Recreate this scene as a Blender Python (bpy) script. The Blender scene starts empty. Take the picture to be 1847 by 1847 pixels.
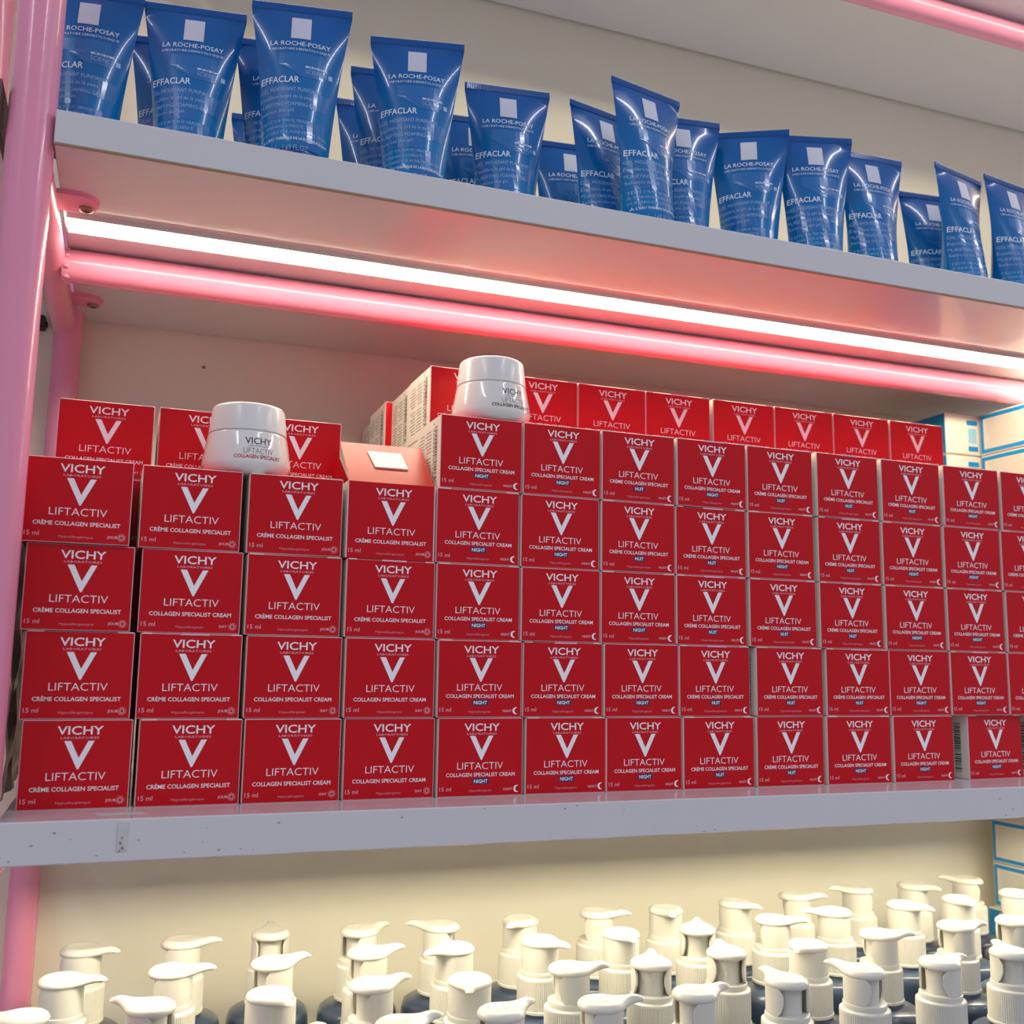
import bpy, bmesh, math, random
from mathutils import Matrix, Vector, Euler
rnd = random.Random(7)
PI = math.pi
C = bpy.context.scene.collection
sc = bpy.context.scene

def lin(r, g, b):
    f = lambda v: (v/255/12.92) if v/255 <= .04045 else ((v/255+.055)/1.055)**2.4
    return (f(r), f(g), f(b), 1)

# ------------------------------------------------------------------ camera
cam_d = bpy.data.cameras.new('camera'); cam = bpy.data.objects.new('camera', cam_d); C.objects.link(cam)
R0 = (0.9376465, -0.3472631, 0.0150788); R1 = (0.0639628, 0.1297409, -0.9894827); R2 = (0.3416545, 0.9287495, 0.1438630)
m = Matrix.Identity(4)
for i in range(3):
    m[i][0] = R0[i]; m[i][1] = -R1[i]; m[i][2] = -R2[i]
m[0][3], m[1][3], m[2][3] = 0.0583, -0.5946, 0.0786
cam.matrix_world = m
cam_d.sensor_width = 36; cam_d.lens = 36*1871.85/1847
cam_d.clip_start = .02; cam_d.clip_end = 50
cam_d.dof.use_dof = True; cam_d.dof.focus_distance = .64; cam_d.dof.aperture_fstop = 13
sc.camera = cam

# ------------------------------------------------------------------ light
sc.view_settings.view_transform = 'Standard'; sc.view_settings.look = 'None'
sc.view_settings.exposure = 0.0; sc.view_settings.gamma = 1
sc.view_settings.use_curve_mapping = False
w = bpy.data.worlds.new('world'); sc.world = w; w.use_nodes = True
w.node_tree.nodes['Background'].inputs[0].default_value = (.72, .74, .90, 1)
w.node_tree.nodes['Background'].inputs[1].default_value = .53
def area(name, loc, target, sx, sy, power, col):
    d = bpy.data.lights.new(name, 'AREA'); d.shape = 'RECTANGLE'; d.size = sx; d.size_y = sy
    d.energy = power; d.color = col
    o = bpy.data.objects.new(name, d); C.objects.link(o); o.location = loc
    o.rotation_euler = (Vector(target)-Vector(loc)).to_track_quat('-Z', 'Y').to_euler()
    return o
area('store_ceiling_light', (-1.3, -1.5, 1.75), (-1.3, -1.5, 0), .05, 1.3, 12, (.90, .92, 1))
area('store_ceiling_light', (1.15, -1.5, 1.75), (1.15, -1.5, 0), .05, 1.3, 11, (.90, .92, 1))
area('store_ceiling_light', (2.8, -1.2, 1.75), (2.8, -1.2, 0), .05, 1.3, 14, (.90, .92, 1))
LED_STRENGTH = 36.0
LED_COL = (1, .89, .66)

# ------------------------------------------------------------------ materials
def mat(name, col, rough=.5, spec=.5, coat=0, coat_rough=.1, metal=0, noise=0, nscale=40, bump=0, bscale=300, emit=None, estr=0, sss=0):
    mt = bpy.data.materials.new(name); mt.use_nodes = True
    nt = mt.node_tree; b = nt.nodes['Principled BSDF']
    b.inputs['Base Color'].default_value = col
    b.inputs['Roughness'].default_value = rough
    b.inputs['Specular IOR Level'].default_value = spec
    b.inputs['Coat Weight'].default_value = coat; b.inputs['Coat Roughness'].default_value = coat_rough
    b.inputs['Metallic'].default_value = metal
    if sss:
        b.inputs['Subsurface Weight'].default_value = sss; b.inputs['Subsurface Scale'].default_value = .004
        b.inputs['Subsurface Radius'].default_value = (1, .8, .6)
    if emit:
        b.inputs['Emission Color'].default_value = emit; b.inputs['Emission Strength'].default_value = estr
    if noise or bump:
        tc = nt.nodes.new('ShaderNodeTexCoord')
    if noise:
        n = nt.nodes.new('ShaderNodeTexNoise'); n.inputs['Scale'].default_value = nscale; n.inputs['Detail'].default_value = 4
        nt.links.new(tc.outputs['Object'], n.inputs['Vector'])
        mx = nt.nodes.new('ShaderNodeMix'); mx.data_type = 'RGBA'
        mx.inputs['A'].default_value = tuple(c*(1-noise) for c in col[:3])+(1,)
        mx.inputs['B'].default_value = tuple(min(1, c*(1+noise)) for c in col[:3])+(1,)
        nt.links.new(n.outputs['Fac'], mx.inputs['Factor']); nt.links.new(mx.outputs['Result'], b.inputs['Base Color'])
    if bump:
        n2 = nt.nodes.new('ShaderNodeTexNoise'); n2.inputs['Scale'].default_value = bscale; n2.inputs['Detail'].default_value = 3
        nt.links.new(tc.outputs['Object'], n2.inputs['Vector'])
        bp = nt.nodes.new('ShaderNodeBump'); bp.inputs['Strength'].default_value = bump; bp.inputs['Distance'].default_value = .001
        nt.links.new(n2.outputs['Fac'], bp.inputs['Height']); nt.links.new(bp.outputs['Normal'], b.inputs['Normal'])
    return mt

M = {}
M['red'] = mat('carton_red', lin(202, 0, 20), .40, .24, .06, .2, noise=.05, nscale=60, bump=.05, bscale=120)
M['cream'] = mat('carton_board', lin(232, 226, 212), .5, noise=.02)
M['edge'] = mat('carton_worn_fold', lin(236, 196, 200), .6)
M['red_lit'] = mat('carton_red_lit_lid', lin(236, 62, 54), .32, .5, .3, .25, noise=.05, nscale=25)  # carton red brightened for the lid, LED light put into its colour
M['white_ink'] = mat('white_ink', lin(250, 250, 252), .45)
M['pale_ink'] = mat('pale_pink_ink', lin(238, 190, 200), .45)
M['faint_ink'] = mat('faint_pink_ink', lin(226, 150, 164), .45)
M['navy_ink'] = mat('navy_ink', lin(34, 38, 96), .4)
M['dark_ink'] = mat('dark_ink', lin(40, 44, 58), .5)
M['grey_ink'] = mat('grey_ink', lin(140, 136, 128), .5)
M['red_ink'] = mat('red_ink', lin(190, 40, 52), .5)
M['sticker'] = mat('cream_sticker', lin(244, 240, 222), .5)
M['pink'] = mat('pink_enamel', lin(238, 150, 178), .26, .4, .35, .08, noise=.03, nscale=30, bump=.12, bscale=160)
M['shelf'] = mat('white_laminate', lin(214, 212, 214), .22, .5, .3, .08, noise=.02, nscale=18)
M['edgeband'] = mat('tan_edge_glue', lin(150, 128, 100), .6, noise=.2, nscale=150)
M['chip'] = mat('raw_chipboard', lin(112, 92, 74), .8, noise=.45, nscale=420)
M['wall'] = mat('cream_wall_paint', lin(238, 233, 212), .55, noise=.03, nscale=8, bump=.05, bscale=60)
M['floor'] = mat('floor_tile', lin(170, 165, 160), .4, noise=.05)
M['led'] = mat('led_diffuser', (1, 1, 1, 1), .5, emit=LED_COL+(1,), estr=LED_STRENGTH*.72)
M['led_top'] = mat('led_diffuser_upper', (1, 1, 1, 1), .5, emit=LED_COL+(1,), estr=LED_STRENGTH*.5)
M['led_low'] = mat('led_diffuser_lower', (1, 1, 1, 1), .5, emit=LED_COL+(1,), estr=LED_STRENGTH*1.12)
M['alu'] = mat('led_channel', lin(214, 212, 200), .4, noise=.02)
M['steel'] = mat('screw_steel', lin(150, 132, 110), .35, metal=.8, noise=.2, nscale=900)
M['black'] = mat('black_plastic', lin(24, 24, 26), .5, noise=.1)
M['pump'] = mat('white_pump_plastic', lin(212, 210, 198), .32, .5, .2, .2, sss=.15, noise=.01)
M['bottle'] = mat('dark_blue_plastic', lin(48, 62, 82), .34, .5, .4, .15, noise=.08, nscale=60)
M['jar'] = mat('white_glazed_jar', lin(236, 234, 226), .14, .5, 1, .03, noise=.01)
M['jarcap'] = mat('white_jar_lid', lin(232, 231, 226), .3, .5, .3, .15, noise=.01)
M['tape'] = mat('old_tape_residue', lin(203, 201, 200), .7, noise=.15, nscale=300)
M['dirt'] = mat('scuff_brown', lin(150, 138, 126), .8, noise=.3, nscale=900)
M['film'] = mat('brown_plastic_film', lin(92, 76, 60), .25, .5, .5, .1, noise=.25, nscale=60, bump=.5, bscale=40)
M['cyan'] = mat('cyan_blue_print', lin(0, 142, 206), .4, noise=.03)
M['blue2'] = mat('pale_blue_patch', lin(0, 104, 176), .26, .5, .5, .1)
M['capblue'] = mat('tube_cap_blue', lin(10, 70, 140), .35, noise=.03)
M['tube_ink'] = mat('tube_white_ink', lin(230, 236, 246), .4)
M['tube_ink2'] = mat('tube_pale_blue_ink', lin(150, 190, 224), .4)
M['tube_sq'] = mat('tube_silver_square', lin(206, 208, 222), .45)

def tube_mat():
    mt = bpy.data.materials.new('glossy_blue_tube'); mt.use_nodes = True
    nt = mt.node_tree; b = nt.nodes['Principled BSDF']
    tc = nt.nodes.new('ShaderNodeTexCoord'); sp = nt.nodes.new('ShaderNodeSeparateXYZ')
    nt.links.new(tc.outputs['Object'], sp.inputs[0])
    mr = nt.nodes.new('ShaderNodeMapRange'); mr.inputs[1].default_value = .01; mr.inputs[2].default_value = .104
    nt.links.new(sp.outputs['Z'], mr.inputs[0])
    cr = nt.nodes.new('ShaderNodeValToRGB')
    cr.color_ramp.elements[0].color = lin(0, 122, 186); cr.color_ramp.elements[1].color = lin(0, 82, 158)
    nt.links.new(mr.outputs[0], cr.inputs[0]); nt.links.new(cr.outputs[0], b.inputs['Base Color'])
    b.inputs['Roughness'].default_value = .22; b.inputs['Specular IOR Level'].default_value = .25; b.inputs['Coat Weight'].default_value = .35; b.inputs['Coat Roughness'].default_value = .05
    n2 = nt.nodes.new('ShaderNodeTexNoise'); n2.inputs['Scale'].default_value = 35
    nt.links.new(tc.outputs['Object'], n2.inputs['Vector'])
    bp = nt.nodes.new('ShaderNodeBump'); bp.inputs['Strength'].default_value = .05; bp.inputs['Distance'].default_value = .002
    nt.links.new(n2.outputs['Fac'], bp.inputs['Height'])
    nt.links.new(bp.outputs['Normal'], b.inputs['Normal']); nt.links.new(bp.outputs['Normal'], b.inputs['Coat Normal'])
    return mt
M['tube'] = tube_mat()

# ------------------------------------------------------------------ helpers
def link_mesh(name, me, parent=None):
    o = bpy.data.objects.new(name, me); C.objects.link(o)
    if parent: o.parent = parent
    return o
def finish(name, bm, mats, parent=None, smooth=False, angle=40):
    me = bpy.data.meshes.new(name); bm.to_mesh(me); bm.free()
    for k in (mats if isinstance(mats, (list, tuple)) else [mats]): me.materials.append(M[k])
    if smooth:
        for p in me.polygons: p.use_smooth = True
        try: me.set_sharp_from_angle(angle=math.radians(angle))
        except Exception: pass
    return link_mesh(name, me, parent)
def tag(o, label, cat, group=None):
    o['label'] = label; o['category'] = cat
    if group: o['group'] = group
    return o
def empty(name, loc, rz=0):
    o = bpy.data.objects.new(name, None); C.objects.link(o); o.location = loc; o.rotation_euler = (0, 0, rz)
    o.empty_display_size = .01
    return o
def add_box(bm, x0, x1, y0, y1, z0, z1, mi=0):
    v = [bm.verts.new(p) for p in ((x0,y0,z0),(x1,y0,z0),(x1,y1,z0),(x0,y1,z0),(x0,y0,z1),(x1,y0,z1),(x1,y1,z1),(x0,y1,z1))]
    fs = []
    for q in ((0,3,2,1),(4,5,6,7),(0,1,5,4),(1,2,6,5),(2,3,7,6),(3,0,4,7)):
        f = bm.faces.new([v[i] for i in q]); f.material_index = mi; fs.append(f)
    return fs
def add_quad(bm, pts, mi=0):
    f = bm.faces.new([bm.verts.new(p) for p in pts]); f.material_index = mi; return f
def add_tube(bm, pts, r, seg=20, cap=True):
    pts = [Vector(p) for p in pts]; rings = []
    for i, p in enumerate(pts):
        d = (pts[min(i+1, len(pts)-1)]-pts[max(i-1, 0)]).normalized()
        a = Vector((0, 0, 1)) if abs(d.z) < .9 else Vector((0, 1, 0))
        u = d.cross(a).normalized(); v = d.cross(u)
        rr = r[i] if isinstance(r, (list, tuple)) else r
        rings.append([bm.verts.new(p+rr*(math.cos(2*PI*k/seg)*u+math.sin(2*PI*k/seg)*v)) for k in range(seg)])
    for a, b in zip(rings, rings[1:]):
        for k in range(seg): bm.faces.new((a[k], a[(k+1) % seg], b[(k+1) % seg], b[k]))
    if cap: bm.faces.new(rings[0][::-1]); bm.faces.new(rings[-1])
    bmesh.ops.recalc_face_normals(bm, faces=bm.faces)
def add_lathe(bm, prof, seg=40, cx=0, cy=0, cz=0, mi=0):
    rings = []
    for r, z in prof:
        if r < 1e-6: rings.append([bm.verts.new((cx, cy, cz+z))])
        else: rings.append([bm.verts.new((cx+r*math.cos(2*PI*k/seg), cy+r*math.sin(2*PI*k/seg), cz+z)) for k in range(seg)])
    for a, b in zip(rings, rings[1:]):
        for k in range(seg):
            k2 = (k+1) % seg
            if len(a) == 1 and len(b) == 1: continue
            if len(a) == 1: f = bm.faces.new((a[0], b[k2], b[k]))
            elif len(b) == 1: f = bm.faces.new((a[k], a[k2], b[0]))
            else: f = bm.faces.new((a[k], a[k2], b[k2], b[k]))
            f.material_index = mi
    bmesh.ops.recalc_face_normals(bm, faces=bm.faces)

_tc = {}
def text_geo(s, bold=0, res=2):
    """triangles of a string, normalised to 0..1 in both directions"""
    key = (s, bold, res)
    if key in _tc: return _tc[key]
    cu = bpy.data.curves.new('t', 'FONT'); cu.body = s; cu.resolution_u = res; cu.offset = bold; cu.fill_mode = 'FRONT'
    o = bpy.data.objects.new('t', cu); C.objects.link(o)
    dg = bpy.context.evaluated_depsgraph_get(); dg.update()
    me = bpy.data.meshes.new_from_object(o.evaluated_get(dg))
    vs = [(v.co.x, v.co.y) for v in me.vertices]; fs = [tuple(p.vertices) for p in me.polygons]
    bpy.data.objects.remove(o); bpy.data.curves.remove(cu); bpy.data.meshes.remove(me)
    xs = [v[0] for v in vs]; ys = [v[1] for v in vs]
    x0, x1 = min(xs), max(xs); y0, y1 = min(ys), max(ys)
    # baseline 0 to cap height ~.7 : keep accents above and descenders below
    cap = .73
    r = ([((x-x0)/(x1-x0), y/cap) for x, y in vs], fs)
    _tc[key] = r
    return r
def add_text(bm, s, x, base, width, height, fn, mi=0, bold=0, align='c', res=2):
    """x: centre or left; fn maps (u, v) on the surface to 3-D"""
    vs, fs = text_geo(s, bold, res)
    x0 = x-width/2 if align == 'c' else (x if align == 'l' else x-width)
    nv = [bm.verts.new(fn(x0+u*width, base+v*height)) for u, v in vs]
    for f in fs:
        try:
            q = bm.faces.new([nv[i] for i in f]); q.material_index = mi
        except ValueError: pass
def add_poly(bm, pts, fn, mi=0):
    f = bm.faces.new([bm.verts.new(fn(*p)) for p in pts]); f.material_index = mi
def add_ring_arc(bm, cx, cy, r0, r1, fn, mi=0, seg=16):
    for k in range(seg):
        a, b = 2*PI*k/seg, 2*PI*(k+1)/seg
        add_poly(bm, [(cx+r*math.cos(t), cy+r*math.sin(t)) for r, t in ((r0, a), (r1, a), (r1, b), (r0, b))], fn, mi)
def copy_thing(root):
    c = root.copy(); C.objects.link(c)
    for ch in root.children:
        d = ch.copy(); C.objects.link(d); d.parent = c
        for g in ch.children:
            e = g.copy(); C.objects.link(e); e.parent = d
    return c

# ------------------------------------------------------------------ setting
ZU, ZT = .345, .364           # middle bay: underside and top of the board above
LB = .0206                    # lower board thickness
PITCH = .345
WALLY = .28
bm = bmesh.new(); add_box(bm, -1.2, 2.4, WALLY, WALLY+.08, -1.0, 1.6)
wall = finish('wall_back', bm, 'wall'); wall['kind'] = 'structure'; wall['label'] = 'cream painted wall behind the shelves'
for (x, z, r) in ((.398, .332, .002), (.7332, .335, .0028), (.105, .318, .0014)):
    bm = bmesh.new(); add_lathe(bm, [(0, .0), (r, .0), (r*.8, .0012), (0, .0014)], 12)
    o = finish('screw', bm, 'steel', wall, True); o.rotation_euler = (PI/2, 0, 0); o.location = (x, WALLY, z)
bm = bmesh.new(); add_box(bm, -1.2, 2.4, -2.6, WALLY, -1.05, -1.0)
fl = finish('floor', bm, 'floor'); fl['kind'] = 'structure'

def shelf(name, z0, z1, yf, label, x0=.0064, x1=1.238, yb=.277, rz=0):
    root = empty(name, (x0, yf, z0), rz)
    tag(root, label, 'shelf', 'white boards of the shelving unit')
    bm = bmesh.new(); add_box(bm, 0, x1-x0, 0, yb-yf, 0, z1-z0)
    bmesh.ops.bevel(bm, geom=list(bm.edges), offset=.0006, segments=1, affect='EDGES')
    finish('board', bm, 'shelf', root)
    return root
s_mid = shelf('shelf_board', -LB, 0, -.0355, 'white shelf board with scuffed front edge carrying the red cartons', yb=.266, rz=.006)
s_up = shelf('shelf_board', ZU, ZT, -.031, 'white shelf board carrying the blue tubes, glossy underside over the red cartons')
s_top = shelf('shelf_board', .709, .728, -.031, 'topmost white shelf board seen from below above the blue tubes')
s_low = shelf('shelf_board', -LB-PITCH-.0206, -LB-PITCH, -.062, 'lowest white shelf board standing under the pump bottles')
# brown glue line along the lower front edge of the upper board
bm = bmesh.new(); add_box(bm, 0, 1.23, -.0002, .0012, -.0007, .0004)
finish('edge_banding', bm, 'edgeband', s_up)
# dirt and scuffs on the middle board's front edge
bm = bmesh.new()
for i in range(34):
    x = rnd.choice([.05, .11, .2, .27, .33, .37, .43, .62])+rnd.gauss(0, .03); z = rnd.uniform(.001, .0195)
    s = rnd.uniform(.00015, .0006)
    add_poly(bm, [(x+s*rnd.uniform(.5, 2.6)*math.cos(a), z+s*rnd.uniform(.3, 1)*math.sin(a)) for a in [k*PI/3 for k in range(6)]], lambda u, v: (u-.0072, -.0001, v))
scf = finish('scuff_marks', bm, 'dirt', s_mid); scf['kind'] = 'stuff'
# old tape
t = empty('tape_strip', (.06, -.0354, -.012), .05); tag(t, 'grey scrap of old tape stuck on the shelf front below the first carton', 'tape')
bm = bmesh.new(); add_box(bm, .0008, .0060, -.0002, .0, -.0036, .0100)
finish('tape_film', bm, 'tape', t)
bm = bmesh.new()
for (x, z, s) in ((.0025, .0005, .0008), (.0035, -.002, .0009), (.0022, -.0032, .0006), (.003, .003, .0006)):
    add_poly(bm, [(x+s*math.cos(a)*.8, z+s*math.sin(a)) for a in [k*PI/4 for k in range(8)]], lambda u, v: (u, -.0004, v))
finish('dirt_spot', bm, 'dirt', t)
t = empty('tape_strip', (.048, -.019, 0)); tag(t, 'flat grey tape residue on the shelf top in front of the first carton', 'tape')
bm = bmesh.new(); add_quad(bm, [(0, .006, .0002), (.004, -.001, .0002), (.0255, .0005, .0002), (.0235, .005, .0002)])
r = bmesh.ops.extrude_face_region(bm, geom=list(bm.faces)); bmesh.ops.translate(bm, vec=(0, 0, -.0002), verts=[v for v in r['geom'] if isinstance(v, bmesh.types.BMVert)])
bmesh.ops.recalc_face_normals(bm, faces=bm.faces)
finish('tape_film', bm, 'tape', t)

# pink welded frame
fr = empty('shelving_frame', (0, 0, -1.0)); tag(fr, 'pink enamelled tubular steel frame holding the white shelf boards', 'frame')
def pipe(name, pts, r, parent, seg=28):
    bm = bmesh.new(); add_tube(bm, [(p[0], p[1], p[2]+1.0) for p in pts], r, seg)
    return finish(name, bm, 'pink', parent, True, 60)
XL, XR = -.0057, 1.2525
for px in (XL, XR):
    pipe('front_post', [(px, -.0205, z/10-1.0) for z in (0, 5, 10, 15, 20)], .0119, fr)
for px in (.0012, XR-.0085):
    pipe('rear_post', [(px, .262, z/10-1.0) for z in (0, 5, 10, 15, 20)], .0105, fr)
for zu in (ZU, .709, -LB, -LB-PITCH-.0206):
    zc = zu-.0100
    for px in (-.0030, XR-.003):
        pipe('side_rail', [(px, -.012, zc), (px, .1, zc), (px, .264, zc)], .0092, fr)
    pipe('cross_rail', [(.004, .122, zu-.0115), (.4, .122, zu-.0115), (.8, .122, zu-.0115), (XR-.012, .122, zu-.0115)], .0110, fr)
    # weld bead
    bm = bmesh.new()
    for k in range(9):
        a = 2*PI*k/9
        add_lathe(bm, [(0, -.0022), (.0019, -.001), (.0022, .0006), (0, .002)], 8, .0068, .122+.0105*math.cos(a), zu-.0115+1+.0105*math.sin(a))
    finish('weld_bead', bm, 'pink', fr, True)
    for (py, ln) in ((.0392, .0235), (.2215, .0225)):
        # tab with rounded end
        bm = bmesh.new(); n = 12; hw = .0128
        out = [(0, -hw), (ln-.011, -hw)]+[(ln-.011+.011*math.cos(a), hw*math.sin(a)) for a in [(-.5+k/n)*PI for k in range(1, n)]]+[(ln-.011, hw), (0, hw)]
        top = [bm.verts.new((.004+x, py+y, zu+1.0)) for x, y in out]; bot = [bm.verts.new((.004+x, py+y, zu+1.0-.0026)) for x, y in out]
        bm.faces.new(top); bm.faces.new(bot[::-1])
        for k in range(len(out)):
            k2 = (k+1) % len(out); bm.faces.new((top[k], bot[k], bot[k2], top[k2]))
        bmesh.ops.recalc_face_normals(bm, faces=bm.faces)
        bmesh.ops.bevel(bm, geom=[e for e in bm.edges if all(v.co.z < zu+1-.002 for v in e.verts)], offset=.0008, segments=2, affect='EDGES')
        tab = finish('mounting_tab', bm, 'pink', fr, True)
        bm = bmesh.new()
        cx, cy, cz = .004+ln-.0072, py+.0046, zu+1-.0026
        add_lathe(bm, [(0, -.0022), (.0024, -.0021), (.0037, -.0016), (.0043, -.0006), (.0043, 0), (0, 0)], 20, cx, cy, cz)
        s = finish('screw', bm, 'steel', tab, True)
        bm = bmesh.new()
        add_box(bm, cx-.0019, cx+.0019, cy-.00045, cy+.00045, cz-.0024, cz-.0018); add_box(bm, cx-.00045, cx+.00045, cy-.0019, cy+.0019, cz-.00242, cz-.0018)
        finish('cross_slot', bm, 'black', tab)

# LED strips under the boards
for zu, lab in ((ZU, 'glowing white LED strip under the board above the red cartons'),
                (.709, 'LED strip under the topmost board lighting the blue tubes'),
                (-LB, 'LED strip hidden under the carton shelf lighting the pump bottles')):
    root = empty('led_strip', (.0085, .0718, zu)); tag(root, lab, 'light strip')
    bm = bmesh.new(); add_box(bm, 0, 1.225, -.0118, .0118, -.0008, 0); add_box(bm, 0, 1.225, -.0118, -.0109, -.0031, -.0008); add_box(bm, 0, 1.225, .0109, .0118, -.0031, -.0008)
    finish('channel', bm, 'alu', root)
    bm = bmesh.new(); prof = [(-.0108, -.0009), (-.0108, -.0036), (.0108, -.0036), (.0108, -.0009)]
    a = [bm.verts.new((.0004, y, z)) for y, z in prof]; b = [bm.verts.new((1.2246, y, z)) for y, z in prof]
    for k in range(len(prof)-1): bm.faces.new((a[k], a[k+1], b[k+1], b[k]))
    bm.faces.new(a[::-1]); bm.faces.new(b); bmesh.ops.recalc_face_normals(bm, faces=bm.faces)
    finish('diffuser', bm, 'led' if zu == ZU else 'led_top' if zu == .709 else 'led_low', root)

# neighbouring bay at the far left
nb = empty('shelving_frame', (-.08, 0, -1.0)); tag(nb, 'pink post of the neighbouring shelving unit at the far left edge', 'frame')
bm = bmesh.new(); add_tube(bm, [(.013, .262, 0), (.013, .262, 1.0), (.013, .262, 2.0)], .0105, 24); finish('rear_post', bm, 'pink', nb, True, 60)
nsh = empty('shelf_board', (-.62, -.031, .352)); tag(nsh, 'neighbouring shelf board with raw brown chipboard end beside the post', 'shelf')
bm = bmesh.new(); add_box(bm, 0, .597, 0, .305, 0, .024); finish('board', bm, 'shelf', nsh)
bm = bmesh.new(); add_box(bm, .597, .5996, .001, .304, .0005, .0235)
bmesh.ops.subdivide_edges(bm, edges=list(bm.edges), cuts=5, use_grid_fill=True)
for v in bm.verts: v.co.x += rnd.uniform(-.0007, .0003)
finish('raw_end', bm, 'chip', nsh)
clip = empty('cable_clip', (-.0195, .268, .339)); tag(clip, 'small black cable clip on the wall between the left posts', 'clip')
bm = bmesh.new(); add_box(bm, -.003, .003, 0, .012, -.006, .004); add_box(bm, -.0045, .0045, .004, .012, -.003, .001)
bmesh.ops.bevel(bm, geom=list(bm.edges), offset=.0008, segments=2, affect='EDGES'); finish('clip_body', bm, 'black', clip)

# crumpled brown film between post and cartons
bm = bmesh.new(); G = []
for i in range(13):
    row = []
    for j in range(19):
        y = .006+.16*i/12; z = .004+.172*j/18
        x = .0035+.0014*math.sin(i*1.7+j*.5)+.001*math.sin(j*1.3-i)-.003*math.exp(-j/3)*i/12
        row.append(bm.verts.new((x, y, z)))
    G.append(row)
for i in range(12):
    for j in range(18): bm.faces.new((G[i][j], G[i+1][j], G[i+1][j+1], G[i][j+1]))
r = bmesh.ops.solidify(bm, geom=list(bm.faces), thickness=.0003)
film = finish('plastic_film', bm, 'film', None, True, 80); tag(film, 'crumpled dark brown plastic film between left post and first cartons', 'film')

# ------------------------------------------------------------------ red cartons
CW, CH, CD = .0537, .0457, .0535
HP = .046
def face_fn(W, H):          # carton face: u from centre, v mm from the top downwards negative
    return lambda u, v: (u*.001, -.00008, H+v*.001)
def carton_body(open_top=False):
    bm = bmesh.new(); x0, x1 = -CW/2, CW/2
    if not open_top:
        fs = add_box(bm, x0, x1, 0, CD, 0, CH)
        fs[0].material_index = 0; fs[1].material_index = 0; fs[2].material_index = 0; fs[4].material_index = 0
        fs[3].material_index = 1; fs[5].material_index = 1
        bmesh.ops.bevel(bm, geom=list(bm.edges), offset=.00042, segments=1, affect='EDGES', material=2)
    else:
        w_ = .0006
        add_box(bm, x0, x1, 0, CD, 0, w_, 0)
        add_box(bm, x0, x1, 0, w_, w_, CH, 0); add_box(bm, x0, x1, CD-w_, CD, w_, CH, 0)
        add_box(bm, x0, x0+w_, w_, CD-w_, w_, CH, 1); add_box(bm, x1-w_, x1, w_, CD-w_, w_, CH, 1)
        # pale rims
        add_box(bm, x0, x0+.0007, -.0001, .0003, 0, CH+.0001, 2); add_box(bm, x1-.0007, x1, -.0001, .0003, 0, CH+.0001, 2)
    return bm
def mk_mesh(bm, name, mats):
    me = bpy.data.meshes.new(name); bm.to_mesh(me); bm.free()
    for k in mats: me.materials.append(M[k])
    return me
body_me = mk_mesh(carton_body(), 'carton_body', ['red', 'cream', 'edge'])
body_open_me = mk_mesh(carton_body(True), 'carton_body_open', ['red', 'cream', 'edge'])
def flap_mesh(sd):
    bm = bmesh.new(); r = random.Random(sd); w0 = CW/2
    a, b = r.uniform(.005, .009), r.uniform(.003, .009)
    add_box(bm, -w0+.001, -w0+a, -.00025, .004, CH-.00055, CH+.00012)
    add_box(bm, w0-b, w0-.001, -.00025, .004, CH-.00055, CH+.00012)
    if sd % 2: add_box(bm, -.006, .009, -.00022, .003, CH-.0008, CH+.00012, 1)
    return mk_mesh(bm, 'dust_flap', ['cream', 'pale_ink'])
flap_me = [flap_mesh(s) for s in range(4)]

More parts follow.
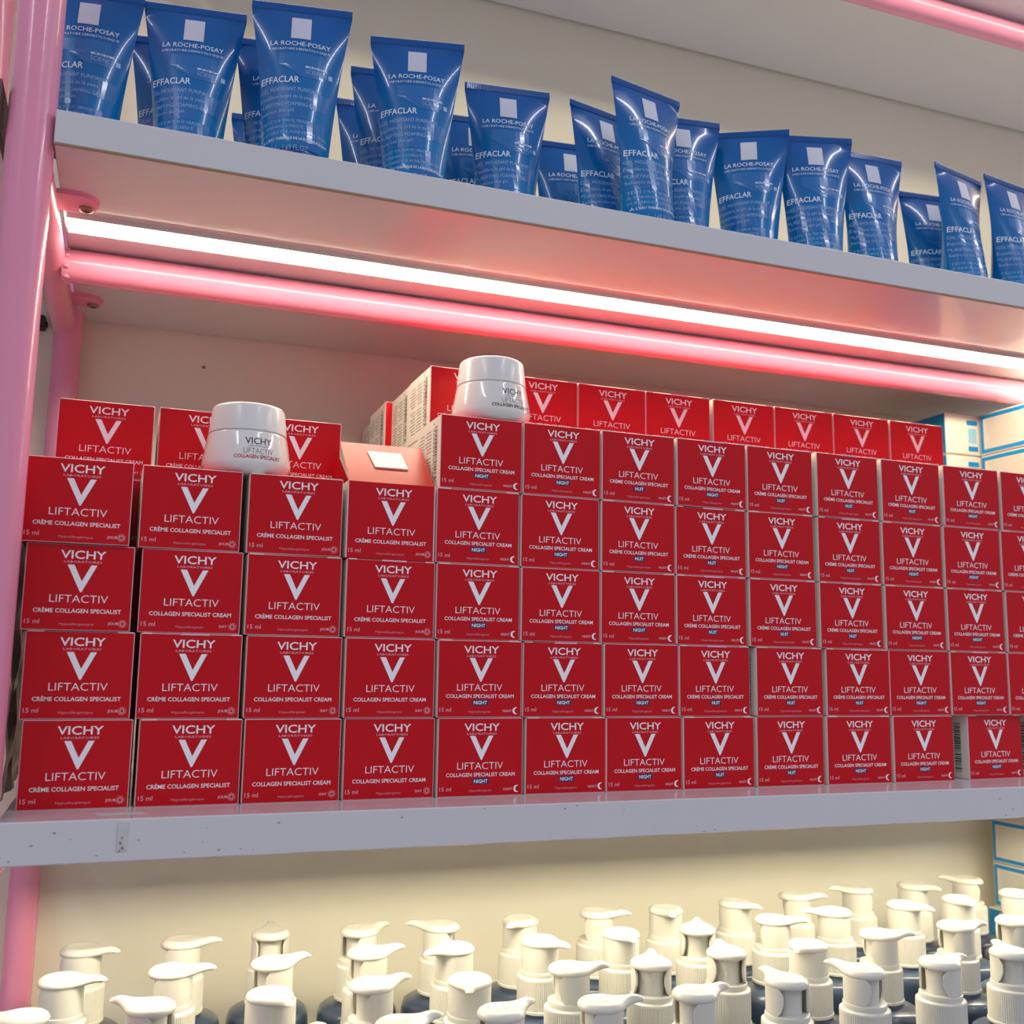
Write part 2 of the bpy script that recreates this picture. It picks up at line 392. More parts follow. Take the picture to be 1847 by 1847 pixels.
def print_mesh(kind):
    bm = bmesh.new(); f = face_fn(CW, CH); night = kind in 'NU'
    T = lambda *a, **k: add_text(bm, a[0], a[1], a[2], a[3], a[4], f, **k)
    T('VICHY', 1.2 if not night else .6, -7.6, 22.4, 4.5, mi=0, bold=.012, res=3)
    T('LABORATOIRES', 1.2 if not night else .6, -9.9, 18.7, 1.25, mi=1, res=1)
    cx = 1.0 if not night else .4; b0, t0 = (-25.4, -10.9) if not night else (-24.6, -10.5); h = t0-b0
    P = [(-7.4, t0), (-4.0, t0), (.15, b0+.40*h), (4.4, t0), (7.4, t0), (.35, b0), (-.35, b0)]
    add_poly(bm, [(cx+x, y) for x, y in P[:3]+[P[5], P[6]]], f, 0)
    add_poly(bm, [(cx+x, y) for x, y in [P[2], P[3], P[4], P[5]]][::-1], f, 0)
    y = -31.0 if not night else -30.0
    T('LIFTACTIV', .4 if not night else -.2, y, 28.8, 4.3, mi=0, bold=-.008, res=3)
    s = 'CRÈME COLLAGEN SPECIALIST' if kind in 'JU' else 'COLLAGEN SPECIALIST CREAM'
    T(s, .2, -36.4 if not night else -34.2, 43.2, 2.25, mi=0, bold=.012)
    T('15 ml', -25.2, -42.3, 7.2, 2.5, mi=1, align='l')
    T('Hypoallergénique' if kind in 'JU' else 'Hypoallergenic', 0, -42.9, 17.0 if kind in 'JU' else 14.4, 1.3, mi=2)
    w = {'J': 'JOUR', 'D': 'DAY', 'N': 'NIGHT', 'U': 'NUIT'}[kind]
    if not night:
        T(w, 15.6+ (2.6 if kind == 'J' else 2.2), -42.3, 5.4 if kind == 'J' else 4.2, 1.45, mi=1, align='c', bold=.015)
        cx, cy = 22.8, -41.6
        add_ring_arc(bm, cx, cy, .85, 1.2, f, 1, 12)
        for k in range(12):
            a = k*PI/6; c_, s_ = math.cos(a), math.sin(a); wd = .16
            add_poly(bm, [(cx+1.5*c_-wd*s_, cy+1.5*s_+wd*c_), (cx+1.5*c_+wd*s_, cy+1.5*s_-wd*c_), (cx+2.15*c_+wd*s_, cy+2.15*s_-wd*c_), (cx+2.15*c_-wd*s_, cy+2.15*s_+wd*c_)][::-1], f, 1)
    else:
        T(w, 17.6, -42.6, 5.8, 1.5, mi=1, bold=.012)
        cx, cy, n = 23.2, -41.8, 14
        o = [(cx+2.1*math.cos(a), cy+2.1*math.sin(a)) for a in [math.radians(60+k*240/n) for k in range(n+1)]]
        i_ = [(cx+.95+1.72*math.cos(a), cy+1.72*math.sin(a)) for a in [math.radians(90+k*180/n) for k in range(n+1)]]
        for k in range(n): add_poly(bm, [o[k], o[k+1], i_[k+1], i_[k]], f, 0)
    me = mk_mesh(bm, 'lettering', ['white_ink', 'pale_ink', 'faint_ink'])
    return me
def badge_mesh(kind):
    bm = bmesh.new(); f0 = lambda u, v: (u*.001, -.00006, CH+v*.001); f1 = lambda u, v: (u*.001, -.00014, CH+v*.001)
    w = 10 if kind == 'N' else 7.6
    add_poly(bm, [(.3-w/2, -38.6), (.3+w/2, -38.6), (.3+w/2, -35.2), (.3-w/2, -35.2)], f0, 0)
    add_text(bm, 'NIGHT' if kind == 'N' else 'NUIT', .3, -38.0, w-1.4, 2.2, f1, 1, .02)
    return mk_mesh(bm, 'night_badge', ['navy_ink', 'white_ink'])
prints = {k: print_mesh(k) for k in 'JDNU'}
badges = {k: badge_mesh(k) for k in 'NU'}

def side_print_mesh():
    """left side face (-x): barcode near the front edge and paragraphs of fine print"""
    bm = bmesh.new(); r = random.Random(3)
    f = lambda y, z: (-CW/2-.00008, y*.001, z*.001)
    def q(y0, y1, z0, z1, mi): add_poly(bm, [(y0, z0), (y0, z1), (y1, z1), (y1, z0)], f, mi)
    z = 5.0
    while z < 40:
        t = r.choice([.25, .35, .6, .9]); q(7, 13, z, z+t, 0); z += t+r.choice([.3, .45, .7])
    for k in range(13): q(14.2, 15.6, 5+k*2.7, 6.6+k*2.7, 0)
    q(14, 15.4, 41.5, 42.6, 0)
    for col in (20, 36):
        for k in range(16):
            if k == 8: continue
            q(col, col+r.uniform(9, 14), 6+k*2.15, 6.7+k*2.15, 1)
    return mk_mesh(bm, 'side_print', ['dark_ink', 'grey_ink'])
side_me = side_print_mesh()

def carton(x, y, z, rz, kind, label, group, side=False, open_top=False, fl=None):
    root = empty('cream_carton', (x, y, z), rz)
    tag(root, label, 'box', group)
    link_mesh('carton_body', body_open_me if open_top else body_me, root)
    link_mesh('lettering', prints[kind], root)
    if kind in badges: link_mesh('night_badge', badges[kind], root)
    if fl is not None: link_mesh('dust_flap', flap_me[fl % 4], root)
    if side: link_mesh('side_print', side_me, root)
    return root

ROWS = [
 [0.0383, 0.0952, 0.1502, 0.206, 0.2616, 0.3176, 0.3716, 0.4263, 0.4825, 0.5386, 0.5946, 0.6640, 0.7290],
 [0.0363, 0.0928, 0.149, 0.2048, 0.2603, 0.3152, 0.3698, 0.4242, 0.4827, 0.5398, 0.5938, 0.6487, 0.7039, .7595],
 [0.0335, 0.0909, 0.1472, 0.2036, 0.2585, 0.3131, 0.368, 0.4227, 0.4786, 0.5358, 0.5919, 0.6479, 0.7047, .7600],
 [0.0301, 0.0884, 0.146, 0.2024, 0.2574, 0.3126, 0.3679, 0.4228, 0.4781, 0.536, 0.5918, 0.6473, 0.703, .7585],
 [None]*4+[0.2586, 0.3135, 0.3681, 0.4234, 0.4788, 0.5357, 0.5925, 0.6493, 0.7055, .7605]]
KIND = ['JJDDNNNUUNNNNN', 'JJDDNNNUUUNNNN', 'JDJJNNNUUUNNUU', 'JJJJNNUUNUNNUU', '    NNUNUUUNUU']
ORD = ['first', 'second', 'third', 'fourth', 'fifth', 'sixth', 'seventh', 'eighth', 'ninth', 'tenth']
LAY = ['standing on the shelf', 'second layer up', 'third layer up', 'fourth layer up', 'fifth layer up']
PLN = lambda x: .0031+.0103*x
fi = 0
for r, xs in enumerate(ROWS):
    for c, x in enumerate(xs):
        if x is None: continue
        k = KIND[r][c]; yaw = .0103+rnd.gauss(0, .007); y = PLN(x)+rnd.uniform(-.0004, .0006)
        if r == 0 and c == 11: yaw = .06; y += .0035
        if r == 0 and c == 12: yaw = .04; y += .003
        if r == 3 and c == 0: y -= .0030
        if r == 2 and c == 0: y -= .0010
        if c < 4:
            lab = f"red {'French' if k == 'J' else 'English'} day cream carton, {ORD[c]} column from left post, {LAY[r]}"
            if r == 3 and c == 3: lab = 'red day cream carton with its lid propped open showing a cream sticker'
            grp = 'red day cream cartons stacked at the left'
        else:
            lab = f"red {'French' if k == 'U' else 'English'} night cream carton, front {ORD[c-4]} night column, {LAY[r]}"
            if r == 0 and c == 11: lab = 'red night cream carton turned slightly, its barcode side showing, at bottom right'
            grp = 'red night cream cartons stacked at the right'
        fi += 1
        op = (r == 3 and c == 3)
        b = carton(x, y, r*HP, yaw, k, lab, grp, side=(c == 4 or r == 0 or (r == 1 and c >= 7)), open_top=op, fl=None if (op or rnd.random() < .35) else fi)
        if op:
            # lid rising from the front edge, leaning back
            L = .0435; th = math.radians(43); n = 6; bm = bmesh.new(); hw = CW/2-.0008
            g = []
            for i in range(n+1):
                s = L*i/n; sag = -.0012*math.sin(PI*i/n)
                yy = s*math.cos(th)-sag*math.sin(th)*-1; zz = s*math.sin(th)+sag*math.cos(th)
                g.append((.0004+yy, CH+zz))
            g.append((g[-1][0]+.0035, g[-1][1]-.0005)); g.append((g[-1][0]+.006, g[-1][1]-.0035))
            va = [[bm.verts.new((sx*(hw if i <= n else hw-.004), yy, zz)) for sx in (-1, 1)] for i, (yy, zz) in enumerate(g)]
            for i in range(len(g)-1): bm.faces.new((va[i][0], va[i][1], va[i+1][1], va[i+1][0]))
            bmesh.ops.solidify(bm, geom=list(bm.faces), thickness=.0004)
            lid = finish('lid', bm, 'red_lit', b)
            bm = bmesh.new()
            fm = lambda u, s, e=.0008: (u, .0004+s*math.cos(th)-e*math.sin(th)-.0009*math.sin(PI*s/L)*0, CH+s*math.sin(th)+e*math.cos(th)-.0004)
            q0 = [fm(-.008, .0165, .0002), fm(.0125, .0165, .0002), fm(.0108, .034, .0002), fm(-.0105, .034, .0002)]
            q1 = [fm(-.008, .0165, .0012), fm(.0125, .0165, .0012), fm(.0108, .034, .0012), fm(-.0105, .034, .0012)]
            v0 = [bm.verts.new(p) for p in q0]; v1 = [bm.verts.new(p) for p in q1]
            bm.faces.new(v1); bm.faces.new(v0[::-1])
            for i in range(4): bm.faces.new((v0[i], v0[(i+1) % 4], v1[(i+1) % 4], v1[i]))
            bmesh.ops.recalc_face_normals(bm, faces=bm.faces)
            stk = finish('blank_sticker', bm, 'sticker', lid); stk['label'] = 'cream paper sticker'
            bm = bmesh.new()   # red dust flap standing at the left
            add_quad(bm, [(-hw, .002, CH), (-hw, .045, CH), (-hw-.002, .036, CH+.020), (-hw-.003, .030, CH+.024)])
            bmesh.ops.solidify(bm, geom=list(bm.faces), thickness=.0004)
            finish('dust_flap', bm, 'red', b)

# second and third lines of cartons behind
back_x = [0.0396, 0.0962, 0.1537]
HID = 'red cream carton hidden behind the front wall of cartons'
for c, x in enumerate(back_x):
    for r in range(5):
        if r == 4:
            k = 'DJD'[c]
            lab = f'red day cream carton of the back line rising behind, {["leftmost by the pink post", "behind the white jar", "beside the open lid"][c]}'
            b = carton(x, .0592, r*HP, .006, k, lab, 'red cartons of the raised back line', fl=c)
        else:
            b = carton(x, .0592, r*HP, .004, 'J', HID, 'cartons hidden behind the front line')
nx = [0.2661, 0.3205, 0.3746, 0.4285, 0.4848, 0.5390, 0.5932, 0.6480]
nk = 'UNNUUUUU'
for c, x in enumerate(nx):
    for r in range(6):
        if r == 5:
            lab = f'red night cream carton in the raised back line, {["at its left corner behind the jar", "just right of the jar", "third of eight", "fourth of eight", "fifth of eight", "sixth of eight", "seventh of eight", "last beside the blue cartons"][c]}'
            b = carton(x, .0598+.0035*(c > 0)*c/7, r*HP, .012, nk[c], lab, 'red cartons of the raised back line', side=(c == 0), fl=c)
        else:
            b = carton(x, .0598+.0035*(c > 0)*c/7, r*HP, .012, 'N', HID, 'cartons hidden behind the front line')
for line, (x, y) in enumerate(((.2661, .1138), (.2610, .1678), (.2660, .2220))):
    for r in range(6):
        lab = [f'cream side of a deep night carton behind the open lid, {LAY[r] if r < 5 else "topmost"}, second deep',
               f'night carton jutting left so its red front shows as a strip, {LAY[r] if r < 5 else "topmost"}',
               f'night carton deepest by the wall, {LAY[r] if r < 5 else "topmost"}'][line]
        if r < 4: b = carton(x, y, r*HP, 0, 'N', HID, 'cartons hidden behind the front line')
        else: b = carton(x, y, r*HP, 0, 'N', lab, 'deep night cartons behind the open lid', side=True)

# ------------------------------------------------------------------ jars
def jar(x, y, z, rz, kind, label):
    root = empty('cream_jar', (x, y, z), rz); tag(root, label, 'jar', 'white tester jars standing on the cartons')
    bm = bmesh.new()
    add_lathe(bm, [(0, .0), (.0205, .0), (.0228, .0008), (.0246, .0030), (.0257, .0060), (.0259, .0075), (.0243, .0165), (.0230, .0240), (.0228, .0248), (.0220, .0256), (0, .0256)], 64)
    finish('jar_body', bm, 'jar', root, True, 50)
    bm = bmesh.new()
    add_lathe(bm, [(0, .0257), (.0218, .0257), (.0226, .0262), (.0225, .0275), (.0211, .0400), (.0207, .0414), (.0196, .0424), (0, .0426)], 64)
    finish('jar_lid', bm, 'jarcap', root, True, 50)
    def rad(z): 
        return .0259-(z-.0075)*(.0016/.009) if z < .0165 else .0243-(z-.0165)*(.0013/.0075)
    def f(u, v):
        r = rad(v*.001)+.00012; a = u*.001/r
        return (r*math.sin(a), -r*math.cos(a), v*.001)
    bm = bmesh.new()
    add_text(bm, 'VICHY', 0, 17.0, 15.4, 4.1, f, 0, .004)
    add_text(bm, 'LABORATOIRES', 0, 15.5, 12, .85, f, 1, 0, res=1)
    add_text(bm, 'LIFTACTIV', 0, 11.3, 17.4, 3.5, f, 1, -.01)
    add_text(bm, 'COLLAGEN SPECIALIST', -.3 if kind == 'day' else -1.5, 8.4, 28, 2.2, f, 2 if kind == 'day' else 0, .02)
    if kind == 'night':
        for k in range(5):
            u = 13.2+k*.9; add_poly(bm, [(u, 8.0), (u+.9, 8.0), (u+.9, 11), (u, 11)], f, 3)
        f2 = lambda u, v: tuple(c*(1.003 if i < 2 else 1) for i, c in enumerate(f(u, v)))
        add_text(bm, 'NIGHT', 15.4, 8.6, 3.7, 1.5, f2, 4, .01)
    me = mk_mesh(bm, 'lettering', ['dark_ink', 'grey_ink', 'red_ink', 'navy_ink', 'white_ink'])
    link_mesh('lettering', me, root)
    return root
jar(.1192, .0292, 4*HP-.0002, .17, 'day', 'white tester jar with red lettering on the left day cartons')
jar(.2722, .0298, 5*HP-.0002, .30, 'night', 'white tester jar with dark lettering on the first night column')

# ------------------------------------------------------------------ blue tubes
TH, TWD = .104, .0592
Z0 = .0042
def prof(z):
    t = (z-Z0)/(TH-.0055-Z0); t = max(0, min(1, t))
    s = t**1.15
    a = .0187+(TWD/2-.0187)*(s*.82+.18*t**3)
    b = .0180*(1-t)**.8+.0007
    if t < .03: k = t/.03; a *= .93+.07*k; b *= .93+.07*k
    return a, b
def pw(z):
    t = max(0, min(1, (z-Z0)/(TH-.0055-Z0)))
    return .5+.42*min(1, t*1.5)
def tube_body_mesh():
    bm = bmesh.new(); seg = 48; rings = []
    zs = [Z0, Z0+.0012]+[Z0+(TH-.0055-Z0)*i/20 for i in range(1, 21)]
    for z in zs:
        a, b = prof(z); ring = []
        for k in range(seg):
            t = 2*PI*k/seg; u = math.cos(t); ring.append(bm.verts.new((a*u, math.copysign(b*max(0, 1-u*u)**pw(z), math.sin(t)), z)))
        rings.append(ring)
    for z, bb in ((TH-.0050, .0005), (TH-.0048, .0007), (TH-.0005, .0007), (TH, .0003)):
        rings.append([bm.verts.new((TWD/2*math.cos(2*PI*k/seg) if abs(math.cos(2*PI*k/seg)) < .96 else TWD/2*math.copysign(1, math.cos(2*PI*k/seg)), bb*(1 if math.sin(2*PI*k/seg) >= 0 else -1)*min(1, abs(math.sin(2*PI*k/seg))*6), z)) for k in range(seg)])
    for a, b in zip(rings, rings[1:]):
        for k in range(seg): bm.faces.new((a[k], a[(k+1) % seg], b[(k+1) % seg], b[k]))
    bm.faces.new(rings[0][::-1]); bm.faces.new(rings[-1])
    bmesh.ops.recalc_face_normals(bm, faces=bm.faces)
    me = mk_mesh(bm, 'tube_body', ['tube'])
    for p in me.polygons: p.use_smooth = True
    me.set_sharp_from_angle(angle=math.radians(50))
    return me
def tube_crimp_mesh():
    bm = bmesh.new(); n = 46
    for k in range(n):
        x = -TWD/2+.001+(TWD-.002)*k/n
        for s in (-1, 1):
            y = s*.00072
            add_poly(bm, [(x, TH-.0045), (x+.0007, TH-.0045), (x+.0007, TH-.0008), (x, TH-.0008)] if s < 0 else [(x, TH-.0045), (x, TH-.0008), (x+.0007, TH-.0008), (x+.0007, TH-.0045)], lambda u, v: (u, y+s*.00018, v))
            add_poly(bm, [(x+.0007, TH-.0045), (x+.00118, TH-.0045), (x+.00118, TH-.0008), (x+.0007, TH-.0008)], lambda u, v: (u, y+s*.0001*(1-(u-x-.0007)/.00048), v))
    return mk_mesh(bm, 'crimp', ['tube'])
def tf(off):
    def f(u, v):      # u mm from centre, v mm below the top
        z = TH-v*.00118; a, b = prof(z); x = u*.001
        x = max(-a*.985, min(a*.985, x))
        return (x, -b*max(0, 1-(x/a)**2)**pw(z)-off, z)
    return f
def tube_print_mesh():
    bm = bmesh.new(); f = tf(.00022)
    g = lambda u, v: f(u, -v)
    def grid(u0, u1, v0, v1, mi, nu=6, nv=6, ff=f, sh0=0, sh1=0):
        for i in range(nu):
            for j in range(nv):
                def P(a, b):
                    vv = v0+(v1-v0)*b/nv; k = b/nv; L = u0+sh0*(k); Rr = u1+sh1*(k)
                    return (L+(Rr-L)*a/nu, vv)
                add_poly(bm, [P(i, j), P(i, j+1), P(i+1, j+1), P(i+1, j)], ff, mi)
    f0 = tf(.00012)
    grid(-12, 14, 30, 36.5, 3, 8, 4, f0); grid(-12, 14, 36.5, 44, 3, 6, 5, f0, 14, 0)
    grid(-20, 2, 49.5, 68, 3, 8, 6, f0, 0, 4); grid(4, 19, 52, 62, 3, 6, 4, f0, 2, -3); grid(-4, 16, 69, 84, 3, 6, 5, f0, 3, -1)
    grid(-5.8, 5.8, 8.2, 21.2, 0)
    T = lambda s, x, b, w, h, mi, bold=0, al='c', res=2: add_text(bm, s, x, -b, w, h, g, mi, bold, al, res)
    T('LA ROCHE-POSAY', 0, 25.6, 35, 2.7, 1, .006)
    T('LABORATOIRE DERMATOLOGIQUE', 0, 28.4, 35, 1.45, 1, 0, res=1)
    T('MICROBIOME', 10.0, 38.4, 12.5, 1.3, 1, .02, res=1)
    T('SCIENCE', 10.0, 41.8, 12.5, 2.6, 2, -.01)
    grid(17.0, 19.3, 39.4, 42, 2, 2, 2)
    T('EFFACLAR', -21.5, 47.6, 22, 3.7, 1, .014, 'l')
    T('GEL MOUSSANT PURIFIANT', -21.5, 52.6, 35, 2.2, 2, 0, 'l')
    T('Équilibre le pH de la peau', -21.2, 56.8, 30.5, 2.1, 2, 0, 'l')
    T('PURIFYING FOAMING GEL', -21, 61.2, 32.5, 2.2, 2, 0, 'l')
    T('Balances skin pH', -20.8, 64.8, 19, 2.0, 2, 0, 'l')
    T('TESTÉ SUR PEAUX GRASSES', -19.6, 70.6, 28.5, 1.7, 2, 0, 'l', 1)
    T('À TENDANCE ACNÉIQUE', -19.4, 73.8, 23.5, 1.7, 2, 0, 'l', 1)
    T('SUITABLE FOR ACNE-PRONE SKIN', -19.2, 77.0, 36, 1.7, 2, 0, 'l', 1)
    T("À L'EAU THERMALE DE LA ROCHE-POSAY", -18.4, 80.4, 36, 1.5, 1, .015, 'l', 1)
    T('50 ml - 1.69 FL.OZ', -17.5, 85.6, 25, 2.7, 2, 0, 'l')
    return mk_mesh(bm, 'lettering', ['tube_sq', 'tube_ink', 'tube_ink2', 'blue2'])
tb, tc_, tp = tube_body_mesh(), tube_crimp_mesh(), tube_print_mesh()
bm = bmesh.new()
add_lathe(bm, [(0, 0), (.0160, 0), (.0168, .0004), (.0171, .0036), (.0168, .0041), (0, .0042)], 48)
tcap = mk_mesh(bm, 'screw_cap', ['capblue'])
for p in tcap.polygons: p.use_smooth = True
tcap.set_sharp_from_angle(angle=math.radians(40))
TUBES = [
 (.0158, .0214, -8, 0, 'blue gel tube half hidden behind the pink post, front row'),
 (.0745, .0158, -8.2, 0, 'blue gel tube, second in the front row, slanted crimp'),
 (.1343, -.0100, -10.2, 0, 'blue gel tube at the very shelf edge, silvery crimp, third in front'),
 (.2079, -.0020, -12.4, 0, 'blue gel tube in front, fourth from the post'),
 (.2794, .0281, -8.1, 0, 'blue gel tube in front, fifth from the post'),
 (.3537, .0315, 12.7, 0, 'blue gel tube turned right, half hidden behind the taller turned tube'),
 (.3679, -.0056, 12.2, 0, 'blue gel tube turned right with bright glint, at the shelf edge mid-row'),
 (.4091, .0197, -8, 0, 'blue gel tube just right of the turned tube, its left side hidden'),
 (.4640, .0180, -28, 0, 'blue gel tube twisted left so its crimp slopes upwards'),
 (.5125, .0067, -16, 0, 'blue gel tube overlapped by the twisted tube on its left'),
 (.5694, .0141, -2, 6, 'blue gel tube tenth in front, narrow looking, before the short gap'),
 (.6521, .0100, 12.5, 0, 'blue gel tube turned right with white glints near the right end'),
 (.7020, .0091, 9, 0, 'blue gel tube cut by the right edge of the photo'),
 (.0671, .0550, -8, 0, 'blue gel tube in the second row between first and second front tubes'),
 (.1290, .0330, -8, 0, 'blue gel tube in the second row between second and third front tubes'),
 (.1356, .1303, -5, 0, 'blue gel tube in the deep row, sliver left of the third front tube'),
 (.2022, .0820, -5, 0, 'blue gel tube in the third row between third and fourth front tubes'),
 (.2035, .0380, -8, 0, 'blue gel tube in the second row hidden behind the fourth front tube'),
 (.2718, .0743, -6, 0, 'blue gel tube in the third row between fourth and fifth front tubes'),
 (.3501, .0838, -6, 0, 'blue gel tube in the third row, square showing left of the turned tube'),
 (.6610, .0510, -6, 0, 'blue gel tube low behind, in the gap before the glinting right tubes'),
]
for x, y, a, tilt, lab in TUBES:
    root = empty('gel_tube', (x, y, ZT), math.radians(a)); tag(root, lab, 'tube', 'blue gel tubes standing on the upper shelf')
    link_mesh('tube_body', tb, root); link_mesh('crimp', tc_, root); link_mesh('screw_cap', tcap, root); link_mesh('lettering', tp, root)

# ------------------------------------------------------------------ pump bottles
ZP = -.110; ZB = -LB-PITCH        # head plane, shelf top
def outline():
    r = .0135; pts = []
    a0 = math.radians(50)
    n = 22
    for k in range(n+1):
        a = a0+(2*PI-2*a0)*k/n; pts.append((r*math.cos(a), r*math.sin(a)))
    # from lower side to the tip and back
    p0 = Vector(pts[-1]); t0 = Vector((math.sin(a0), math.cos(a0)))   # tangent forward
    tip = .0272; hw = .0023
    c1 = p0+t0*.006; c2 = Vector((tip-.010, -hw-.0004)); p3 = Vector((tip-.001, -hw))
    arc = []
    for k in range(1, 8):
        t = k/7; arc.append((1-t)**3*p0+3*(1-t)**2*t*c1+3*(1-t)*t*t*c2+t**3*p3)
    low = [(v.x, v.y) for v in arc]+[(tip, -hw*.5)]
    up = [(x, -y) for x, y in low][::-1]
    return pts+low+up
OUT = outline()
def head_top_z(x, y, s):
    R = math.hypot(x, y)
    z = 0
    if s < .62: z = -.0007*(1-(s/.62)**2)-.0002
    if x > .008: z += .0012*((x-.008)/.012)**2*(1 if x < .02 else 1)-.0020*max(0, (x-.020)/.007)
    return z
def head_mesh():
    bm = bmesh.new(); rings = []
    for s, dz in ((.25, 0), (.5, 0), (.62, 0), (.68, .0001), (.84, -.0004), (.95, -.0015), (1.0, -.0029)):
        rings.append([bm.verts.new((x*s, y*s, head_top_z(x*s, y*s, s if x < .0136 else .9)+dz)) for x, y in OUT])
    for s, dz in ((.985, -.0042), (.93, -.0050), (.6, -.0052)):
        rings.append([bm.verts.new((x*s, y*s, dz+head_top_z(x*s, y*s, .9)*.8+max(0, (x-.012))*.10)) for x, y in OUT])
    n = len(OUT)
    for a, b in zip(rings, rings[1:]):
        for k in range(n): bm.faces.new((a[k], b[k], b[(k+1) % n], a[(k+1) % n]))
    bm.faces.new(rings[0]); bm.faces.new(rings[-1][::-1])
    bmesh.ops.recalc_face_normals(bm, faces=bm.faces)
    me = mk_mesh(bm, 'actuator', ['pump'])
    for p in me.polygons: p.use_smooth = True
    me.set_sharp_from_angle(angle=math.radians(55))
    return me
def skirt_mesh():
    """C-shaped locking skirt, open at the back, with rounded lower corners"""
    bm = bmesh.new(); ro, ri = .0130, .0115; half = math.radians(134); n = 30
    zt, zb = -.0040, -.0205
    def col(a):
        e = abs(a)/half; k = max(0, (e-.86)/.14); zz = zb+.007*k*k
        zc = zt-.0045*k*k
        c, s = math.cos(a), math.sin(a)
        return [(ro*c, ro*s, zc), (ro*c, ro*s, zz), (ri*c, ri*s, zz), (ri*c, ri*s, zc)]
    cols = [[bm.verts.new(p) for p in col(-half+2*half*k/n)] for k in range(n+1)]
    for a, b in zip(cols, cols[1:]):
        for k in range(4): bm.faces.new((a[k], b[k], b[(k+1) % 4], a[(k+1) % 4]))
    bm.faces.new(cols[0]); bm.faces.new(cols[-1][::-1])
    bmesh.ops.recalc_face_normals(bm, faces=bm.faces)
    add_lathe(bm, [(.0098, -.0045), (.0090, -.008), (.0088, -.0205)], 28)
    me = mk_mesh(bm, 'locking_skirt', ['pump'])
    for p in me.polygons: p.use_smooth = True
    me.set_sharp_from_angle(angle=math.radians(45))
    return me
def collar_mesh():
    bm = bmesh.new()
    add_lathe(bm, [(0, -.0205), (.0126, -.0205), (.0135, -.0209), (.0137, -.0222), (.0134, -.0240), (.0148, -.0243), (.0157, -.0250), (.0158, -.0262)], 72)
    # ribbed band
    n = 72; top, bot, pr = [], [], []
    for k in range(n*2):
        a = PI*k/n; r = .01585 if k % 2 else .01555
        top.append(bm.verts.new((r*math.cos(a), r*math.sin(a), -.0262))); bot.append(bm.verts.new((r*math.cos(a), r*math.sin(a), -.0448)))
    for k in range(2*n): bm.faces.new((top[k], bot[k], bot[(k+1) % (2*n)], top[(k+1) % (2*n)]))
    add_lathe(bm, [(.0158, -.0448), (.0163, -.0452), (.0163, -.0468), (.0156, -.0474), (0, -.0474)], 48)
    me = mk_mesh(bm, 'ribbed_collar', ['pump'])
    for p in me.polygons: p.use_smooth = True
    me.set_sharp_from_angle(angle=math.radians(35))
    return me
def bottle_mesh():
    bm = bmesh.new(); H = ZP-ZB; b = -H
    add_lathe(bm, [(0, -.0470), (.0150, -.0472), (.0156, -.0492), (.0180, -.0500), (.0240, -.0510), (.0264, -.0528), (.0277, -.0570), (.0279, -.0620), (.0279, b+.006), (.0272, b+.002), (.0256, b), (0, b)], 56)
    me = mk_mesh(bm, 'bottle', ['bottle'])
    for p in me.polygons: p.use_smooth = True
    me.set_sharp_from_angle(angle=math.radians(50))
    return me
hm, sm_, cm, bmh = head_mesh(), skirt_mesh(), collar_mesh(), bottle_mesh()
PUMPS = [(0.0201, 0.0436, 168), (0.0358, 0.1088, -20), (0.0446, 0.1751, -30), (0.0847, 0.043, 141), (0.098, 0.1099, -7), (0.1073, 0.1757, -9), (0.1494, 0.0444, -72), (0.1594, 0.1087, 20), (0.1678, 0.1814, 84), (0.2094, 0.0455, 17), (0.2221, 0.1143, 11), (0.2286, 0.1715, 26), (0.2081, -0.0264, 17), (0.28, 0.1077, -153), (0.2882, 0.1666, 150), (0.268, 0.0366, -109), (0.1476, -0.0306, 31), (0.2663, -0.0241, 26), (0.3494, 0.1658, -129), (0.3425, 0.1082, -64), (0.3356, 0.0413, -9), (0.4149, 0.1711, -26), (0.4057, 0.1097, -95), (0.3917, 0.0374, 62), (0.3253, -0.0274, -2), (0.4721, 0.165, -105), (0.4655, 0.105, 60), (0.3863, -0.0271, 11), (0.452, 0.0439, 72), (0.5382, 0.1694, -72), (0.5358, 0.1132, -33), (0.6026, 0.179, -29), (0.5172, 0.0434, -143), (0.5984, 0.1208, 169), (0.6718, 0.1853, 164), (0.4534, -0.0227, 92), (0.5137, -0.0196, 116), (0.5853, 0.0531, -22), (0.7301, 0.1836, -70), (0.6687, 0.124, -71), (0.7982, 0.1898, 144), (0.7287, 0.1274, -106), (0.6587, 0.0561, -8), (0.5749, -0.0189, 10), (0.7953, 0.132, -63), (0.7149, 0.0555, -4), (0.6402, -0.0139, 68)]
rows4 = [[], [], [], []]
for p in PUMPS: rows4[0 if p[1] < .01 else 1 if p[1] < .08 else 2 if p[1] < .15 else 3].append(p)
RN = ['front row', 'second row', 'third row', 'back row']
ORD2 = ORD+['eleventh', 'twelfth', 'thirteenth', 'fourteenth', 'fifteenth']
def facing(a):
    a = (a+180) % 360-180
    return 'right' if -45 <= a < 45 else 'to the wall' if 45 <= a < 135 else 'to the viewer' if -135 <= a < -45 else 'left'
for ri, row in enumerate(rows4):
    for i, (x, y, a) in enumerate(sorted(row)):
        root = empty('pump_bottle', (x, y, ZP), math.radians(a))
        tag(root, f'white pump on dark bottle, {RN[ri]}, {ORD2[i]} from left, nozzle {facing(a)}', 'pump bottle', 'pump bottles on the bottom shelf')
        link_mesh('bottle', bmh, root); link_mesh('ribbed_collar', cm, root)
        link_mesh('locking_skirt', sm_, root); link_mesh('actuator', hm, root)

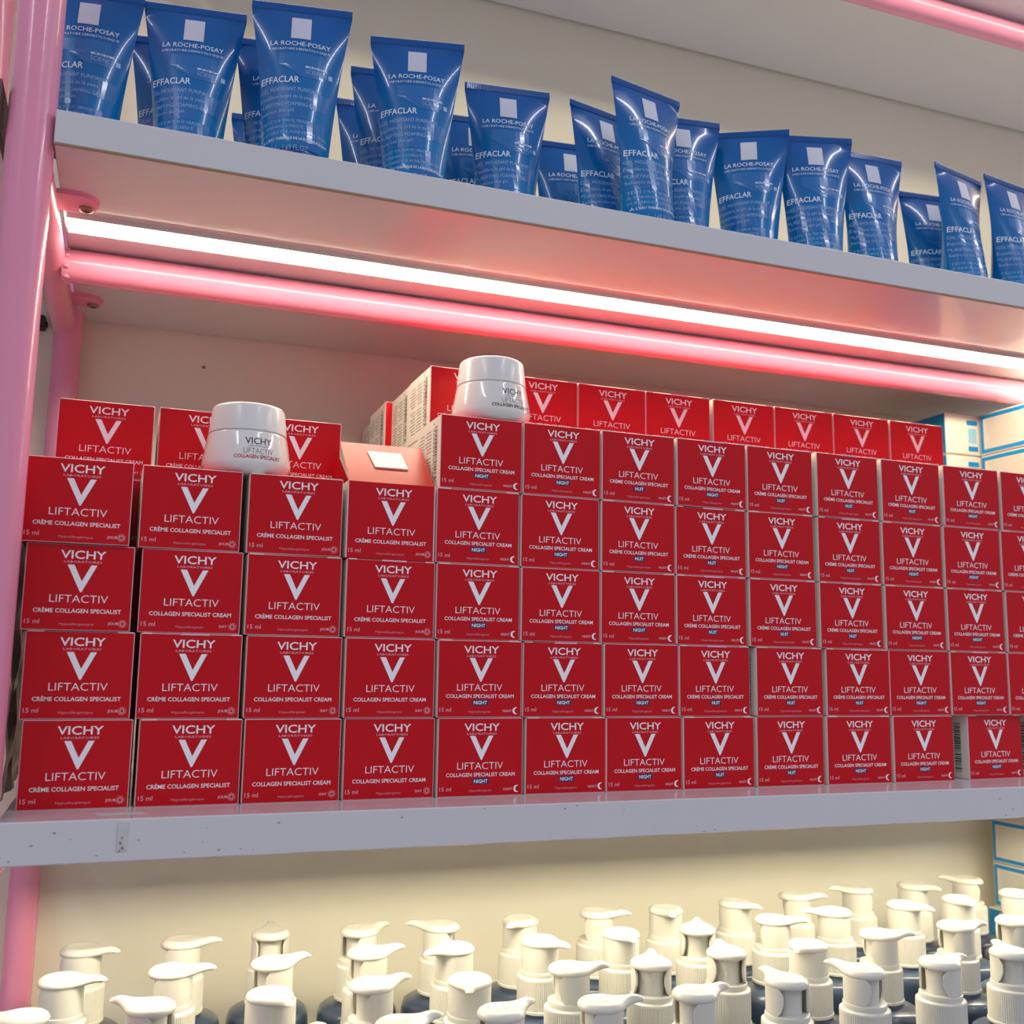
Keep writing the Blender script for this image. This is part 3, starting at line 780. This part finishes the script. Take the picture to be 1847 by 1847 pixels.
# ------------------------------------------------------------------ blue and cream cartons at the right
def panel_carton(x, y, z, W, D, H, label, front=False, group='blue and cream cartons stacked by the right end', blue_side=False):
    """left-rear-bottom corner of the visible side at (x, y); body extends +x by W and -y by D"""
    root = empty('long_carton', (x, y, z)); tag(root, label, 'box', group)
    bm = bmesh.new(); fs = add_box(bm, 0, W, -D, 0, 0, H)
    for q in fs: q.material_index = 0
    if blue_side: fs[5].material_index = 1
    bmesh.ops.bevel(bm, geom=list(bm.edges), offset=.0008, segments=1, affect='EDGES')
    finish('carton_body', bm, ['cream', 'cyan'], root)
    bm = bmesh.new(); rr = random.Random(int(z*1e4))
    f = lambda u, v: (-.00015, -D+u*.001, v*.001); L, h = D*1000, H*1000
    if not blue_side:
        b0, b1 = 1.4, 5.0
        for q in (((b0, b0), (L-b0, b0), (L-b0, b1), (b0, b1)), ((b0, h-b1), (L-b0, h-b1), (L-b0, h-b0), (b0, h-b0)), ((b0, b1), (b1, b1), (b1, h-b1), (b0, h-b1)), ((L-b1, b1), (L-b0, b1), (L-b0, h-b1), (L-b1, h-b1))):
            add_poly(bm, [q[0], q[3], q[2], q[1]], f, 0)
        v = b1+2
        while v < h-b1-2:
            u = b1+4
            while u < L-b1-6:
                wd = rr.uniform(12, 30); u1 = min(L-b1-4, u+wd)
                add_poly(bm, [(u, v), (u, v+.35), (u1, v+.35), (u1, v)], f, 1); u = u1+1.2
            v += 1.9
    if front:   # printed bands on the -y face
        g = lambda u, v: (u*.001, -D-.00015, v*.001); w = W*1000
        for (u0, u1, v0, v1, mi) in ((26, 37.5, h*.10, h*.22, 0), (25, 37.5, h*.74, h*.86, 0), (26.5, 36, h*.30, h*.66, 2)):
            add_poly(bm, [(u0, v0), (u1, v0), (u1, v1), (u0, v1)], g, mi)
    if len(bm.faces):
        link_mesh('printing', mk_mesh(bm, 'printing', ['cyan', 'print_grey', 'pale_cyan']), root)
    else: bm.free()
    return root
M['print_grey'] = mat('fine_print_grey', lin(190, 186, 170), .5)
M['pale_cyan'] = mat('pale_cyan_print', lin(150, 205, 226), .5)
for k in range(8):
    panel_carton(.7995, .1500, k*.0396, .12, .084, .0388, f'cream and blue long carton at right, {(LAY[k] if k < 5 else ["sixth layer up","seventh layer up","topmost of its stack"][k-5])}, fine print side')
for k in range(8):
    panel_carton(.7610, .2420, k*.0396, .130, .0905, .0388, f'cream carton with blue side bands behind the red back line, {(LAY[k] if k < 5 else ["sixth layer up","seventh layer up","topmost"][k-5])}', front=True, blue_side=True)
for k in range(7):
    z = ZB+.0242+(k)*.0388; 
    panel_carton(.8905-(.009 if k <= 4 else 0), .2520, ZB+k*.0424, .16, .16, .0416, f'blue and cream carton on the bottom shelf at right, {(LAY[k] if k < 5 else ["sixth layer up","topmost under the board"][k-5])}', group='blue and cream cartons on the bottom shelf', blue_side=(k <= 4))
